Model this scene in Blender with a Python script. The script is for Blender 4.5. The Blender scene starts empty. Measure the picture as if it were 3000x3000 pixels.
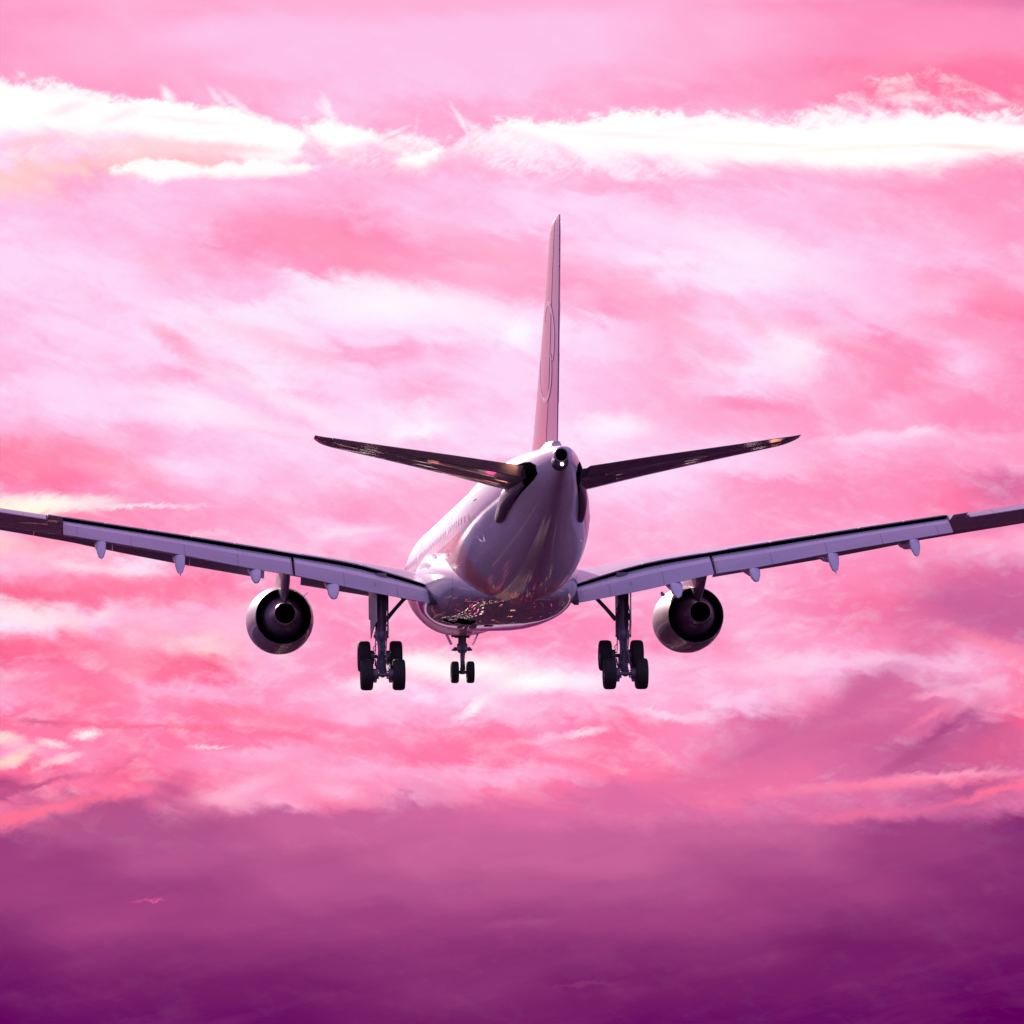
import bpy, bmesh, math, random
from mathutils import Vector, Matrix
rad = math.radians
random.seed(7)
S = bpy.context.scene
C = S.collection

# ------------------------------------------------------------------ camera, sun, exposure
PITCH = rad(3.0)                                   # nose-up attitude of the aeroplane on approach
RX = Matrix.Rotation(PITCH, 4, 'X')
EYE = Vector((-22.906, -320.748, -17.501))         # the photographer, seen from the aeroplane's own axes
ORIGIN = Vector((0, 0, 1.7)) - (RX @ EYE)          # so that the eye stands 1.7 m above the ground
AIR = Matrix.Translation(ORIGIN) @ RX              # aeroplane axes (x right, y forward, z up; y = -station) -> world
rot = (Matrix.Rotation(-0.0808, 3, 'Z') @ Matrix.Rotation(0.0662, 3, 'X') @ Matrix.Rotation(0.0076, 3, 'Y'))
rot = (RX.to_3x3() @ rot)
right, fwd, up = rot.col[0], rot.col[1], rot.col[2]
cam = bpy.data.objects.new('camera', bpy.data.cameras.new('camera')); C.objects.link(cam)
M = Matrix((right, up, -fwd)).transposed().to_4x4(); M.translation = Vector((0, 0, 1.7))
cam.matrix_world = M
cam.data.sensor_width = 36; cam.data.lens = 19217.9 / 3000 * 36
cam.data.clip_start = 1; cam.data.clip_end = 60000
S.camera = cam
AZ0 = math.degrees(math.atan2(fwd.x, fwd.y)); EL0 = math.degrees(math.asin(fwd.z))
SPAN = 8.930                                        # degrees of azimuth covered by 30 sky units

SUN_AZ, SUN_EL = AZ0 - 20.0, 22.0
sd = bpy.data.lights.new('sun', 'SUN'); sd.energy = 5.0; sd.angle = rad(0.8); sd.color = (1.0, 0.72, 0.70)
sun = bpy.data.objects.new('sun', sd); C.objects.link(sun)
sv = Vector((math.sin(rad(SUN_AZ)) * math.cos(rad(SUN_EL)), math.cos(rad(SUN_AZ)) * math.cos(rad(SUN_EL)), math.sin(rad(SUN_EL))))
sun.rotation_euler = sv.to_track_quat('Z', 'Y').to_euler()
sun.location = (0, 0, 200)
S.view_settings.view_transform = 'Standard'; S.view_settings.look = 'None'
S.view_settings.exposure = 0; S.view_settings.gamma = 1
S.render.resolution_x = 1024; S.render.resolution_y = 1024

# ------------------------------------------------------------------ small node language
class V_:
    def __init__(s, nt, sock): s.nt, s.s = nt, sock
    def _m(s, op, *a, clamp=False):
        n = s.nt.nodes.new('ShaderNodeMath'); n.operation = op; n.use_clamp = clamp
        for i, x in enumerate((s,) + a):
            if isinstance(x, V_): s.nt.links.new(x.s, n.inputs[i])
            else: n.inputs[i].default_value = x
        return V_(s.nt, n.outputs[0])
    def __add__(s, o): return s._m('ADD', o)
    __radd__ = __add__
    def __sub__(s, o): return s._m('SUBTRACT', o)
    def __rsub__(s, o): return (s * -1.0) + o
    def __mul__(s, o): return s._m('MULTIPLY', o)
    __rmul__ = __mul__
    def __truediv__(s, o): return s._m('DIVIDE', o)
    def clamp(s): return s._m('ADD', 0.0, clamp=True)
    def pow(s, k): return s._m('POWER', k)
    def exp(s): return s._m('EXPONENT')
    def mx(s, o): return s._m('MAXIMUM', o)
    def mn(s, o): return s._m('MINIMUM', o)
    def abs(s): return s._m('ABSOLUTE')
    def smooth(s, a, b):
        n = s.nt.nodes.new('ShaderNodeMapRange'); n.interpolation_type = 'SMOOTHSTEP'; n.clamp = True
        s.nt.links.new(s.s, n.inputs[0])
        for i, x in ((1, a), (2, b)):
            if isinstance(x, V_): s.nt.links.new(x.s, n.inputs[i])
            else: n.inputs[i].default_value = x
        n.inputs[3].default_value = 0; n.inputs[4].default_value = 1
        return V_(s.nt, n.outputs[0])
def xyz(nt, x, y, z):
    n = nt.nodes.new('ShaderNodeCombineXYZ')
    for i, v in enumerate((x, y, z)):
        if isinstance(v, V_): nt.links.new(v.s, n.inputs[i])
        else: n.inputs[i].default_value = v
    return n.outputs[0]
def sep(nt, sock):
    n = nt.nodes.new('ShaderNodeSeparateXYZ'); nt.links.new(sock, n.inputs[0])
    return [V_(nt, n.outputs[i]) for i in range(3)]
def noise(nt, vec, scale, detail=4, rough=0.55, dist=0.0):
    n = nt.nodes.new('ShaderNodeTexNoise'); n.inputs['Scale'].default_value = scale
    n.inputs['Detail'].default_value = detail; n.inputs['Roughness'].default_value = rough; n.inputs['Distortion'].default_value = dist
    nt.links.new(vec, n.inputs['Vector'])
    return V_(nt, n.outputs['Fac'])
def mixc(nt, a, b, f, mode='MIX'):
    n = nt.nodes.new('ShaderNodeMix'); n.data_type = 'RGBA'; n.blend_type = mode
    for i, v in ((0, f), (6, a), (7, b)):
        if isinstance(v, V_): nt.links.new(v.s, n.inputs[i])
        elif isinstance(v, bpy.types.NodeSocket): nt.links.new(v, n.inputs[i])
        elif isinstance(v, (int, float)): n.inputs[i].default_value = v
        else: n.inputs[i].default_value = (*v, 1)
    return n.outputs[2]
def lin(c): return tuple(((x / 255 + .055) / 1.055) ** 2.4 if x > 10 else x / 255 / 12.92 for x in c)
def ramp(nt, fac, stops, interp='LINEAR'):
    n = nt.nodes.new('ShaderNodeValToRGB'); n.color_ramp.interpolation = interp
    e = n.color_ramp.elements
    while len(e) < len(stops): e.new(0.5)
    for k, (p, c) in enumerate(sorted(stops, key=lambda q: q[0])):
        e[k].position = p; e[k].color = (*c, 1) if isinstance(c, tuple) else (c, c, c, 1)
    nt.links.new(fac.s, n.inputs[0])
    return n.outputs[0]

def group(nt, name, ins, fn, outs):
    """build fn inside a node group of its own (small trees keep the script quick)"""
    g = bpy.data.node_groups.new(name, 'ShaderNodeTree')
    for k, v in ins.items():
        typ = 'NodeSocketFloat' if isinstance(v, V_) else ('NodeSocketColor' if k.startswith('col') else 'NodeSocketVector')
        g.interface.new_socket(name=k, in_out='INPUT', socket_type=typ)
    for k in outs:
        g.interface.new_socket(name=k, in_out='OUTPUT', socket_type='NodeSocketColor' if k.startswith('col') else 'NodeSocketFloat')
    gi = g.nodes.new('NodeGroupInput'); go = g.nodes.new('NodeGroupOutput')
    kw = {k: (V_(g, gi.outputs[k]) if isinstance(v, V_) else gi.outputs[k]) for k, v in ins.items()}
    res = fn(g, **kw)
    for k, r in zip(outs, res): g.links.new(r.s if isinstance(r, V_) else r, go.inputs[k])
    n = nt.nodes.new('ShaderNodeGroup'); n.node_tree = g
    for k, v in ins.items(): nt.links.new(v.s if isinstance(v, V_) else v, n.inputs[k])
    return [n.outputs[k] if k.startswith('col') else V_(nt, n.outputs[k]) for k in outs]
def stroke(nt, col, vec, cu, cv, a, b, ang, c, st):
    m = nt.nodes.new('ShaderNodeMapping'); m.vector_type = 'TEXTURE'
    m.inputs['Location'].default_value = (cu, cv, 0); m.inputs['Rotation'].default_value = (0, 0, rad(ang)); m.inputs['Scale'].default_value = (a * 2, b * 2, 1)
    nt.links.new(vec, m.inputs['Vector'])
    g = nt.nodes.new('ShaderNodeTexGradient'); g.gradient_type = 'SPHERICAL'; nt.links.new(m.outputs[0], g.inputs[0])
    r = nt.nodes.new('ShaderNodeMapRange'); r.interpolation_type = 'SMOOTHSTEP'; nt.links.new(g.outputs['Fac'], r.inputs[0])
    r.inputs[1].default_value = 0; r.inputs[2].default_value = 1; r.inputs[3].default_value = 0; r.inputs[4].default_value = st
    return mixc(nt, col, lin(c), V_(nt, r.outputs[0]))

# ------------------------------------------------------------------ sky (world): direction -> azimuth/elevation
PAL = dict(W=(255, 255, 255), w=(253, 229, 254), L=(254, 212, 247), l=(254, 194, 234), P=(254, 176, 217), p=(254, 159, 203),
           Q=(253, 144, 190), R=(254, 121, 167), r=(250, 99, 146), c=(255, 203, 208), M=(222, 110, 165), m=(200, 98, 154),
           V=(180, 84, 142), v=(160, 64, 128), D=(136, 46, 115), d=(120, 30, 104), E=(106, 14, 99), e=(98, 0, 92))
ROWS = [(0, "ppPpPPPPPPPpQQRM"), (.8, "pPPlllllllPPpQQQ"), (1.6, "pPPPllllllPPpQQQ"), (2.4, "pppPPllllPPpQRRR"), (3.0, "pppPPlPPPPppQRRR"),
        (3.6, "wllPPPPPPPPPPPQR"), (4.2, "LlccPPPPlllllllP"), (4.8, "ccccPlPPPllPPPpQ"), (5.4, "cPlllPllLPPPPppQ"), (6.0, "llllPpllLLlllPpp"),
        (6.6, "LlllpQllLLLllPPp"), (7.2, "LLlpQRpPPLLLllPp"), (7.8, "LLLPPQpPPLwwLllP"), (8.4, "LLLllwllpPLwLlpP"), (9.0, "lLLwwwwLLpPLlllQ"),
        (9.6, "lLLwwLLwwLPLPlpR"), (10.2, "lLLLwPPLLLPLwQlQ"), (10.8, "lLlPwLlLLlPwlQlQ"), (11.4, "LLLLlLPLLlPLPQPQ"), (12.0, "lLLwlLwlLlPQpPQQ"),
        (12.6, "PlPlLLwLLwPPpPQQ"), (13.2, "RQPlLLlLwLllPlPp"), (13.8, "RRlLlLlPlwLLpppp"), (14.4, "QQpPlPPPPLLpQQQM"), (15.0, "PRQpPpPPPllpQQRM"),
        (15.6, "cRQpPlPPlPPpppQQ"), (16.4, "PPwQPpPPPPPppQpP"), (17.2, "rRRRQpPPPPPPQQRM"), (18.0, "wlPPlQPPQQPPQRmm"), (18.8, "rRQcPQpQQQQPpQMM"),
        (19.6, "QRRrPQPlPlPPllPQ"), (20.2, "PRPPQPLlLlPPPMPR"), (20.8, "RRQRQPPPPPPlQMpR"), (21.4, "RRRRRQQRQRQMmMVr"), (22.0, "pQRQPQRRRRQMMVmM"),
        (22.6, "rRrRQPpPpRRRMmmM"), (23.2, "vRRMPRPRRMRRMMVR"), (23.8, "RVVVmmmMMMMMMMmM"), (24.4, "vVVVmmmmmmmmmvvD"), (25.2, "vvVVVVmmmmVVVvvD"),
        (26.0, "vvvvVVVVVVVvvvDD"), (27.0, "DvvvvvvvvvvvDDDd"), (28.0, "dDDDDDDDDDDDdddE"), (29.0, "EdddddDDddddddEE"), (30.0, "eEEEEddddEEEEEee"),
        (32.5, "EEdddDDDDddddEEE"), (34.5, "vvVVmmmmmmVVvvvv"), (36.3, "llLLLLLLLLLLllll")]
w = bpy.data.worlds.new('World'); S.world = w; w.use_nodes = True
nt = w.node_tree; nt.nodes.clear()
tc = nt.nodes.new('ShaderNodeTexCoord')
dx, dy, dz = sep(nt, tc.outputs['Generated'])
az = dx._m('ARCTAN2', dy) * (180 / math.pi)
el = dz._m('ARCSINE') * (180 / math.pi)
K = 30.0 / SPAN
u0 = (az - AZ0) * (K * math.cos(rad(EL0))) + 15.0
v0 = (el - EL0) * (-K) + 15.0
# the horizon of the photograph leans by less than half a degree
U = u0
Vv = v0
base = xyz(nt, U, Vv, 0.0)
# streak direction of the high cloud: long towards lower right
def rotc(a, su, sv, off=0.0):
    ca, sa = math.cos(rad(a)), math.sin(rad(a))
    return xyz(nt, (U * ca + Vv * sa) * su, (Vv * ca - U * sa) * sv, off)
n1 = noise(nt, rotc(24, .16, .42), 1.0, 3, .5)
n1b = noise(nt, rotc(24, .16, .42, 7.3), 1.0, 3, .5)
n2 = noise(nt, rotc(20, .6, 1.5, 3.1), 1.0, 5, .55, .6)
n2b = noise(nt, rotc(20, .6, 1.5, 11.7), 1.0, 5, .55, .6)
n3 = noise(nt, rotc(-30, 2.2, 5.0, 5.5), 1.0, 5, .6, .8)      # fine wisps rising to the right
n4 = noise(nt, rotc(0, 2.6, 3.4, 9.1), 1.0, 5, .62, .5)
calm = 1.0 - Vv.smooth(23.2, 25.4) * .85                      # the low bank is smooth
calm2 = calm * (Vv.smooth(1.5, 3.5) * .75 + .25)
Uw = U + (n1 - .5) * 3.6 + ((n2 - .5) * 2.0 + (n4 - .5) * .7) * calm2
Vw = Vv + (n1b - .5) * 1.2 + ( (n2b - .5) * 1.5 + (n4 - .5) * .5) * calm2
Uf = (Uw / 30.0).clamp()
col = xyz(nt, 1.0, .6, .8)
for k0 in range(0, len(ROWS), 6):
    def rows(g, colin, Uf, Vw, k0=k0):
        c_ = colin
        for k in range(k0, min(k0 + 6, len(ROWS))):
            v, row = ROWS[k]; assert len(row) == 16, (v, row)
            rc = ramp(g, Uf, [(i / 15, lin(PAL[c])) for i, c in enumerate(row)], 'LINEAR')
            c_ = rc if k == 0 else mixc(g, c_, rc, Vw.smooth(ROWS[k - 1][0], v))
        return [c_]
    col, = group(nt, 'sky rows', dict(colin=col, Uf=Uf, Vw=Vw), rows, ['colout'])
# soft streaky modulation of the cloud sheet
n5 = noise(nt, rotc(-6, .9, 2.0, 21.0), 1.0, 5, .55, .35)
mid = Vv.smooth(14.5, 17.0) * (1.0 - Vv.smooth(20.0, 22.0) * .75)
tex = ((n2 - .5) * (.40 - mid * .12) + (n3 - .5) * .12 + (n5 - .5) * (mid * .34 + .10)) * (1.0 + mid * .3) * calm2 * (1.0 - Vv.smooth(22.5, 24.5) * .7)
col = mixc(nt, col, lin((255, 238, 253)), tex.mx(0.0) * 2.2)
col = mixc(nt, col, lin((255, 128, 170)), ((tex * -1.0).mx(0.0) * 2.2) * (1.0 - Vv.smooth(20, 24)))
bank = noise(nt, rotc(-13, .13, 1.1, 31.0), 1.0, 4, .6, .3) * .7 + noise(nt, rotc(-6, .4, 1.6, 37.0), 1.0, 3, .5, .3) * .3
bk = Vv.smooth(23.6, 25.4) * (1.0 - Vv.smooth(30.5, 33.0))
col = mixc(nt, col, lin((206, 88, 148)), (bank - .5).mx(0.0) * .55 * bk)
col = mixc(nt, col, lin((96, 16, 92)), (.5 - bank).mx(0.0) * .8 * bk)
# strokes: (cu, cv, half length, half height, angle, colour, strength, edge noise)
STROKES = [
    (24.6, 21.5, 3.4, .9, -12, (216, 104, 158), .75), (22.4, 22.3, 2.6, .5, -18, (216, 106, 160), .6), (28.7, 17.7, 2.0, .9, 6, (208, 100, 157), .75), (26.6, 18.6, 2.2, .5, 14, (232, 116, 166), .5),
    (25.4, 20.3, 1.3, .5, -34, (204, 98, 152), .7), (29.2, 22.2, 1.5, .5, -10, (224, 92, 142), .7), (17.5, 23.6, 5.0, .5, -4, (218, 106, 162), .5), (12.8, 23.9, 2.2, .4, 8, (206, 98, 156), .6),
    (6.9, 23.0, 1.5, .5, -12, (255, 140, 180), .8), (5.1, 22.9, .5, .3, -40, (206, 92, 144), .6), (3.4, 23.6, 1.6, .25, -14, (186, 80, 136), .6), (9.2, 22.9, 1.3, .4, 10, (255, 150, 188), .6),
    (1.4, 16.2, 1.6, .5, 0, (255, 190, 212), .5), (1.2, 17.3, 2.2, .28, 2, (252, 112, 152), .6), (4.0, 18.6, 1.0, .7, -60, (255, 200, 220), .5), (6.8, 18.2, 1.3, .4, 10, (255, 186, 216), .5), (2.2, 20.2, 1.8, .4, 6, (255, 120, 158), .6),
    (8.6, 6.9, 2.0, .55, 14, (255, 148, 188), .75), (10.8, 7.5, 2.2, .40, 20, (255, 158, 192), .7), (15.0, 7.6, 2.6, .35, 16, (255, 170, 203), .6),
    (14.9, 8.4, 2.4, .25, 14, (255, 165, 200), .6), (13.6, 6.9, 1.4, .22, 18, (255, 170, 205), .5),
    (4.6, 7.6, .55, .22, 30, (255, 180, 208), .5), (5.1, 9.9, .75, .22, 34, (255, 158, 192), .75), (7.4, 9.75, 1.6, .30, 20, (255, 196, 224), .5),
    (8.9, 10.2, 1.1, .25, 20, (255, 185, 215), .55), (12.2, 8.75, 2.2, .40, 8, (255, 244, 254), .85), (11.0, 8.9, 1.2, .45, 4, (255, 250, 255), .7),
    (15.25, 9.75, .34, .26, 0, (255, 255, 255), .95), (14.3, 9.4, 1.6, .3, 10, (255, 240, 254), .5), (18.6, 8.3, 1.5, .3, 22, (255, 176, 208), .6),
    (19.6, 9.4, 1.6, .28, 30, (255, 176, 208), .6), (22.1, 9.6, .8, .2, 40, (255, 180, 210), .55), (21.9, 7.3, 2.2, .5, 18, (255, 236, 253), .5),
    (9.0, 11.9, 2.0, .22, 24, (255, 240, 252), .55), (6.4, 12.0, 2.2, .3, 16, (255, 238, 250), .5), (12.3, 12.6, .7, .18, -8, (255, 246, 255), .9), (16.4, 12.9, .3, .5, 0, (255,240,255), .0),
    (18.0, 12.5, .8, .28, 6, (255, 244, 255), .75), (26.0, 12.93, 1.5, .13, -3, (255, 214, 240), .8), (27.1, 12.8, .45, .12, -10, (255, 222, 244), .6),
    (23.3, 10.5, .7, .55, 30, (255, 238, 252), .8), (25.6, 10.7, 1.6, .22, 22, (255, 142, 182), .7), (27.4, 12.0, 1.0, .25, 40, (255, 146, 185), .5),
    (3.0, 13.4, 1.8, .35, 20, (255, 146, 180), .7), (.6, 13.3, 1.4, .5, 10, (255, 138, 172), .7), (2.6, 15.1, 2.4, .16, 0, (255, 150, 188), .7),
    (1.3, 14.66, 1.5, .22, -1, (255, 252, 244), 1.0), (.5, 14.78, 1.0, .14, 0, (255, 250, 226), 1.0), (4.0, 14.74, 1.5, .055, 0, (255, 232, 244), .85), (2.9, 14.55, .5, .12, 0, (255, 236, 244), .6),
    (10.3, 15.55, .8, .09, -6, (255, 225, 245), .7), (5.6, 15.6, .8, .1, -4, (255, 210, 232), .6), (9.7, 15.5, .3, .1, 0, (255, 225, 245), .6),
    (2.3, 16.5, .6, .16, 4, (255, 226, 238), .7), (3.5, 16.6, .5, .1, 6, (255, 226, 238), .6), (2.6, 17.0, 1.9, .26, 2, (255, 126, 164), .75), (6.4, 17.4, 1.8, .25, 12, (255, 136, 172), .6),
    (.8, 17.9, 1.1, .28, 6, (255, 232, 236), .75), (3.0, 17.9, .5, .16, -20, (255, 226, 238), .6), (2.2, 18.2, .5, .3, 60, (255, 214, 228), .5), (7.9, 17.7, .9, .22, 4, (255, 222, 240), .6),
    (1.0, 18.8, 1.8, .28, 4, (255, 112, 152), .8), (4.6, 19.4, 1.4, .35, 10, (255, 122, 160), .6), (5.8, 18.8, .5, .16, 0, (255, 206, 230), .5), (.3, 19.7, .5, .12, 0, (255, 186, 206), .6),
    (13.5, 19.55, 1.6, .30, 2, (255, 255, 255), .95), (12.3, 19.35, .7, .3, 0, (255, 250, 255), .9), (15.6, 20.0, 1.1, .24, -4, (255, 255, 255), .95), (13.8, 20.7, .5, .12, -35, (255, 248, 255), .9),
    (17.2, 20.0, .6, .2, 0, (255, 240, 252), .7), (14.4, 20.4, .3, .3, 60, (255, 225, 242), .5), (10.9, 20.0, .8, .2, -5, (255, 240, 252), .7),
    (22.9, 19.6, 1.1, .25, -6, (255, 206, 232), .8), (25.4, 19.5, 1.0, .12, -4, (255, 196, 224), .7), (22.9, 20.3, .22, .3, 0, (255, 196, 224), .6), (20.5, 21.05, .6, .12, 0, (255, 208, 235), .7),
    (19.3, 21.0, .7, .1, 14, (255, 226, 246), .7), (16.2, 21.65, 1.0, .10, -8, (255, 206, 234), .6), (17.1, 21.5, .4, .10, -14, (255, 230, 248), .7), (16.6, 22.0, .8, .2, 0, (255, 178, 212), .6),
    (3.6, 21.12, 3.2, .07, 2, (252, 104, 142), .75), (1.2, 21.05, .5, .07, 4, (205, 90, 140), .6), (7.6, 20.9, 2.4, .18, 10, (255, 122, 162), .7), (9.0, 21.6, 1.6, .14, 16, (255, 118, 158), .5),
    (.1, 21.5, .5, .16, 8, (255, 226, 216), .8), (.3, 22.1, .6, .14, -14, (255, 222, 205), .85), (.9, 21.8, .3, .1, -30, (255, 206, 214), .6), (1.5, 21.65, .3, .1, 12, (255, 236, 238), .8), (1.8, 22.1, .4, .12, -12, (255, 218, 226), .75), (1.3, 22.3, .4, .08, -20, (255, 200, 214), .6), (2.5, 21.42, .40, .12, -6, (255, 240, 250), .95),
    (6.1, 21.8, .45, .05, -4, (255, 210, 235), .8), (7.1, 23.0, .9, .2, -18, (255, 186, 218), .85), (6.6, 23.3, .8, .2, 4, (255, 176, 208), .7), (9.9, 23.1, .5, .15, 10, (255, 190, 220), .6),
    (.9, 22.95, 1.3, .09, -14, (190, 78, 134), .85), (.2, 22.9, .6, .1, 0, (190, 78, 130), .7), (1.4, 23.6, 2.2, .16, -13, (255, 116, 152), .95), (.4, 23.85, .8, .14, -10, (255, 112, 148), .9),
    (3.4, 22.4, .9, .08, -30, (225, 104, 150), .5), (5.0, 23.05, .6, .14, 20, (200, 86, 142), .6), (12.5, 23.1, .8, .25, 10, (232, 110, 165), .5),
     (15.7, 24.0, 0.6, .15, 0, (215, 104, 160), .4),
    (27.5, 21.6, 1.1, .17, -32, (172, 72, 134), .9), (26.6, 22.4, .9, .15, -24, (184, 78, 138), .8), (25.2, 20.5, .9, .3, -30, (208, 100, 156), .8), (25.6, 21.6, 1.5, .22, -12, (205, 96, 150), .7),
    (22.2, 22.0, 1.0, .12, -22, (208, 100, 156), .6), (27.4, 20.5, .6, .1, -10, (255, 172, 208), .8), (28.6, 20.3, .4, .09, -10, (255, 180, 212), .7), (27.1, 21.15, .5, .1, -30, (255, 130, 168), .7),
    (26.2, 23.1, 3.0, .15, -3, (255, 130, 170), .95), (27.8, 22.9, 1.5, .09, -3, (255, 156, 192), .9), (29.1, 23.35, 1.5, .11, -14, (255, 116, 156), .95), (24.9, 24.05, 1.3, .12, -5, (240, 112, 160), .8),
    (28.2, 23.25, 1.4, .06, -12, (196, 84, 140), .7), (29.3, 18.4, 1.4, .5, 10, (196, 92, 150), .6), (27.9, 17.8, 1.1, .6, 10, (205, 98, 156), .6), (29.3, 15.4, 1.0, .25, -6, (222, 106, 160), .5),
    (28.6, 16.1, 1.2, .14, 0, (255, 172, 206), .7), (28.9, 19.1, 1.2, .2, 22, (255, 140, 175), .7), (26.3, 17.3, 1.2, .3, 0, (255, 136, 180), .4),
    (4.1, 26.3, .34, .03, -4, (216, 86, 146), .6), (4.55, 26.27, .2, .028, 0, (238, 98, 154), .65),
    (3.1, 27.0, .9, .14, -4, (176, 70, 134), .5), (15.2, 27.05, .9, .1, -4, (178, 84, 142), .4), (17.0, 28.85, .8, .06, -3, (158, 62, 124), .4), (2.0, 24.9, 1.0, .3, 0, (160, 62, 125), .3),
    (28.9, 5.2, 1.2, .3, -20, (255, 150, 188), .6), (29.4, 9.1, .9, .45, 20, (255, 138, 178), .8), (28.6, 9.9, 1.4, .35, 15, (255, 150, 188), .5), (27.5, 8.6, .4, .5, 0, (255, 168, 202), .6),
    (27.9, 1.3, 2.0, .5, -4, (255, 154, 194), .4), (27.5, .05, 2.2, .22, 2, (232, 140, 182), .8), (14.0, .0, 12, .16, 0, (255, 180, 214), .6),
    (24.6, 2.6, 2.6, .3, -14, (255, 160, 194), .5), (4.6, 2.3, 3.0, .25, 4, (255, 170, 208), .5),
]
Us = U + ((n2 - .5) * .55 + (n4 - .5) * .5)
Vs = Vv + ((n2b - .5) * .42 + (n3 - .5) * .34)
svec = xyz(nt, Us, Vs, 0.0)
for k0 in range(0, len(STROKES), 12):
    def strokes(g, colin, vec, k0=k0):
        c_ = colin
        for cu, cv, a, b, ang, c, st in STROKES[k0:k0 + 12]:
            if st > 0: c_ = stroke(g, c_, vec, cu, cv, a, b, ang, c, st)
        return [c_]
    col, = group(nt, 'cloud strokes', dict(colin=col, vec=svec), strokes, ['colout'])
# the torn bright cloud banks
def band(col, T, B, colour, top_soft, bot_soft, strength, tn, bn, tex=None):
    Uq = ((U + (n4 - .5) * .5) / 30.0).clamp()
    t = V_(nt, ramp(nt, Uq, [(a / 30, t / 10) for a, t, b in T])) * 10.0
    b = V_(nt, ramp(nt, Uq, [(a / 30, b / 10) for a, t, b in T])) * 10.0
    vt = Vv + (n3 - .5) * (tn * .55) + (n4 - .5) * (tn * 1.3) + (n2 - .5) * (tn * 1.5)
    vb = Vv + (n2b - .5) * bn + (n3 - .5) * (bn * .6)
    m = (vt - t).smooth(0.0, top_soft) * (b - vb).smooth(0.0, bot_soft)
    if tex is not None: m = m * tex
    return mixc(nt, col, lin(colour), m * strength)
veil = (n3 * .7 + n2 * .5).smooth(.42, .78)
col = band(col, [(0, 3.6, 3.6), (13.0, 4.4, 4.2), (14.0, 3.6, 4.9), (15, 4.0, 5.3), (17, 4.4, 5.5), (19, 4.7, 5.6), (20.6, 4.9, 5.5), (22, 5.2, 5.0), (30, 5, 5)], None, (255, 238, 252), .15, .5, .95, .5, .5, veil)
col = band(col, [(0, 3, 3), (23.5, 3.7, 3.6), (24.6, 3.0, 3.8), (25.6, 2.45, 3.9), (27, 2.2, 3.9), (28.3, 2.3, 3.9), (29.0, 2.6, 3.6), (29.8, 3.2, 3.4), (30, 3.4, 3.4)], None, (255, 228, 238), .3, .3, .9, .5, .5, (n4 * .35 + n2 * .75).smooth(.40, .75))
col = band(col, [(0, 4.0, 4.9), (2, 4.0, 4.7), (5, 4.2, 4.6), (8, 4.4, 4.9), (9.5, 4.2, 5.0), (11, 4.3, 5.1), (12.5, 4.5, 5.3), (13.5, 4.6, 4.6), (30, 5, 5)], None, (255, 232, 240), .2, .4, .7, .4, .4, veil)
BANK = [(0, 2.2, 4.0), (4, 2.8, 4.1), (8, 3.5, 4.5), (9.3, 3.5, 4.3), (11.5, 3.8, 4.4), (13, 4.2, 4.6), (14.2, 3.7, 4.4), (17, 3.4, 4.7), (20, 3.3, 4.9), (23.5, 3.5, 5.1), (26.5, 3.4, 5.3), (30, 3.6, 4.9)]
col = band(col, [(a, t - .25, b + .55) for a, t, b in BANK], None, (255, 232, 248), .7, 1.3, .75, .5, .9)
col = band(col, [(a, t - .12, b + .25) for a, t, b in BANK], None, (255, 250, 254), .35, .7, .9, .6, .9, (n3 * .6 + n2 * .6).smooth(.42, .72))
col = band(col, [(0, 2.2, 4.0), (1.3, 2.45, 3.85), (2.5, 2.7, 3.9), (4, 2.8, 4.0), (5.5, 2.85, 4.3), (7, 2.95, 4.6), (8.3, 3.4, 4.8), (8.85, 3.55, 4.6), (9.1, 3.9, 4.05), (9.35, 3.35, 4.3), (9.8, 3.4, 4.6),
                 (10.4, 3.55, 4.5), (11.2, 3.85, 4.2), (11.8, 3.9, 3.8), (12.5, 4.1, 3.8), (14.0, 4.0, 3.7), (14.7, 3.5, 3.85), (16, 3.45, 4.25), (17, 3.45, 4.55), (18.5, 3.3, 4.7), (20, 3.3, 4.75),
                 (22, 3.5, 5.0), (23.5, 3.65, 5.05), (25, 3.7, 5.2), (26.5, 3.55, 5.3), (28, 3.45, 5.05), (29, 3.6, 4.9), (30, 3.8, 4.85)], None, (255, 255, 255), .26, .4, 1.0, .34, .6)
col = band(col, [(0, 5, 4.5), (2.9, 4.9, 4.7), (3.3, 4.65, 5.15), (4, 4.6, 5.1), (4.6, 4.5, 5.45), (5.2, 4.45, 5.3), (6, 4.65, 5.2), (7, 4.5, 5.3), (8, 4.6, 5.2), (9, 4.65, 5.12), (10, 4.85, 4.95), (11.4, 4.9, 4.6),
                 (11.8, 4.5, 4.9), (12.4, 4.35, 5.0), (12.9, 4.2, 4.8), (13.2, 4.2, 4.4), (13.4, 4.5, 4.3), (30, 5, 4)], None, (255, 254, 254), .2, .3, .97, .35, .35)
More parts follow.
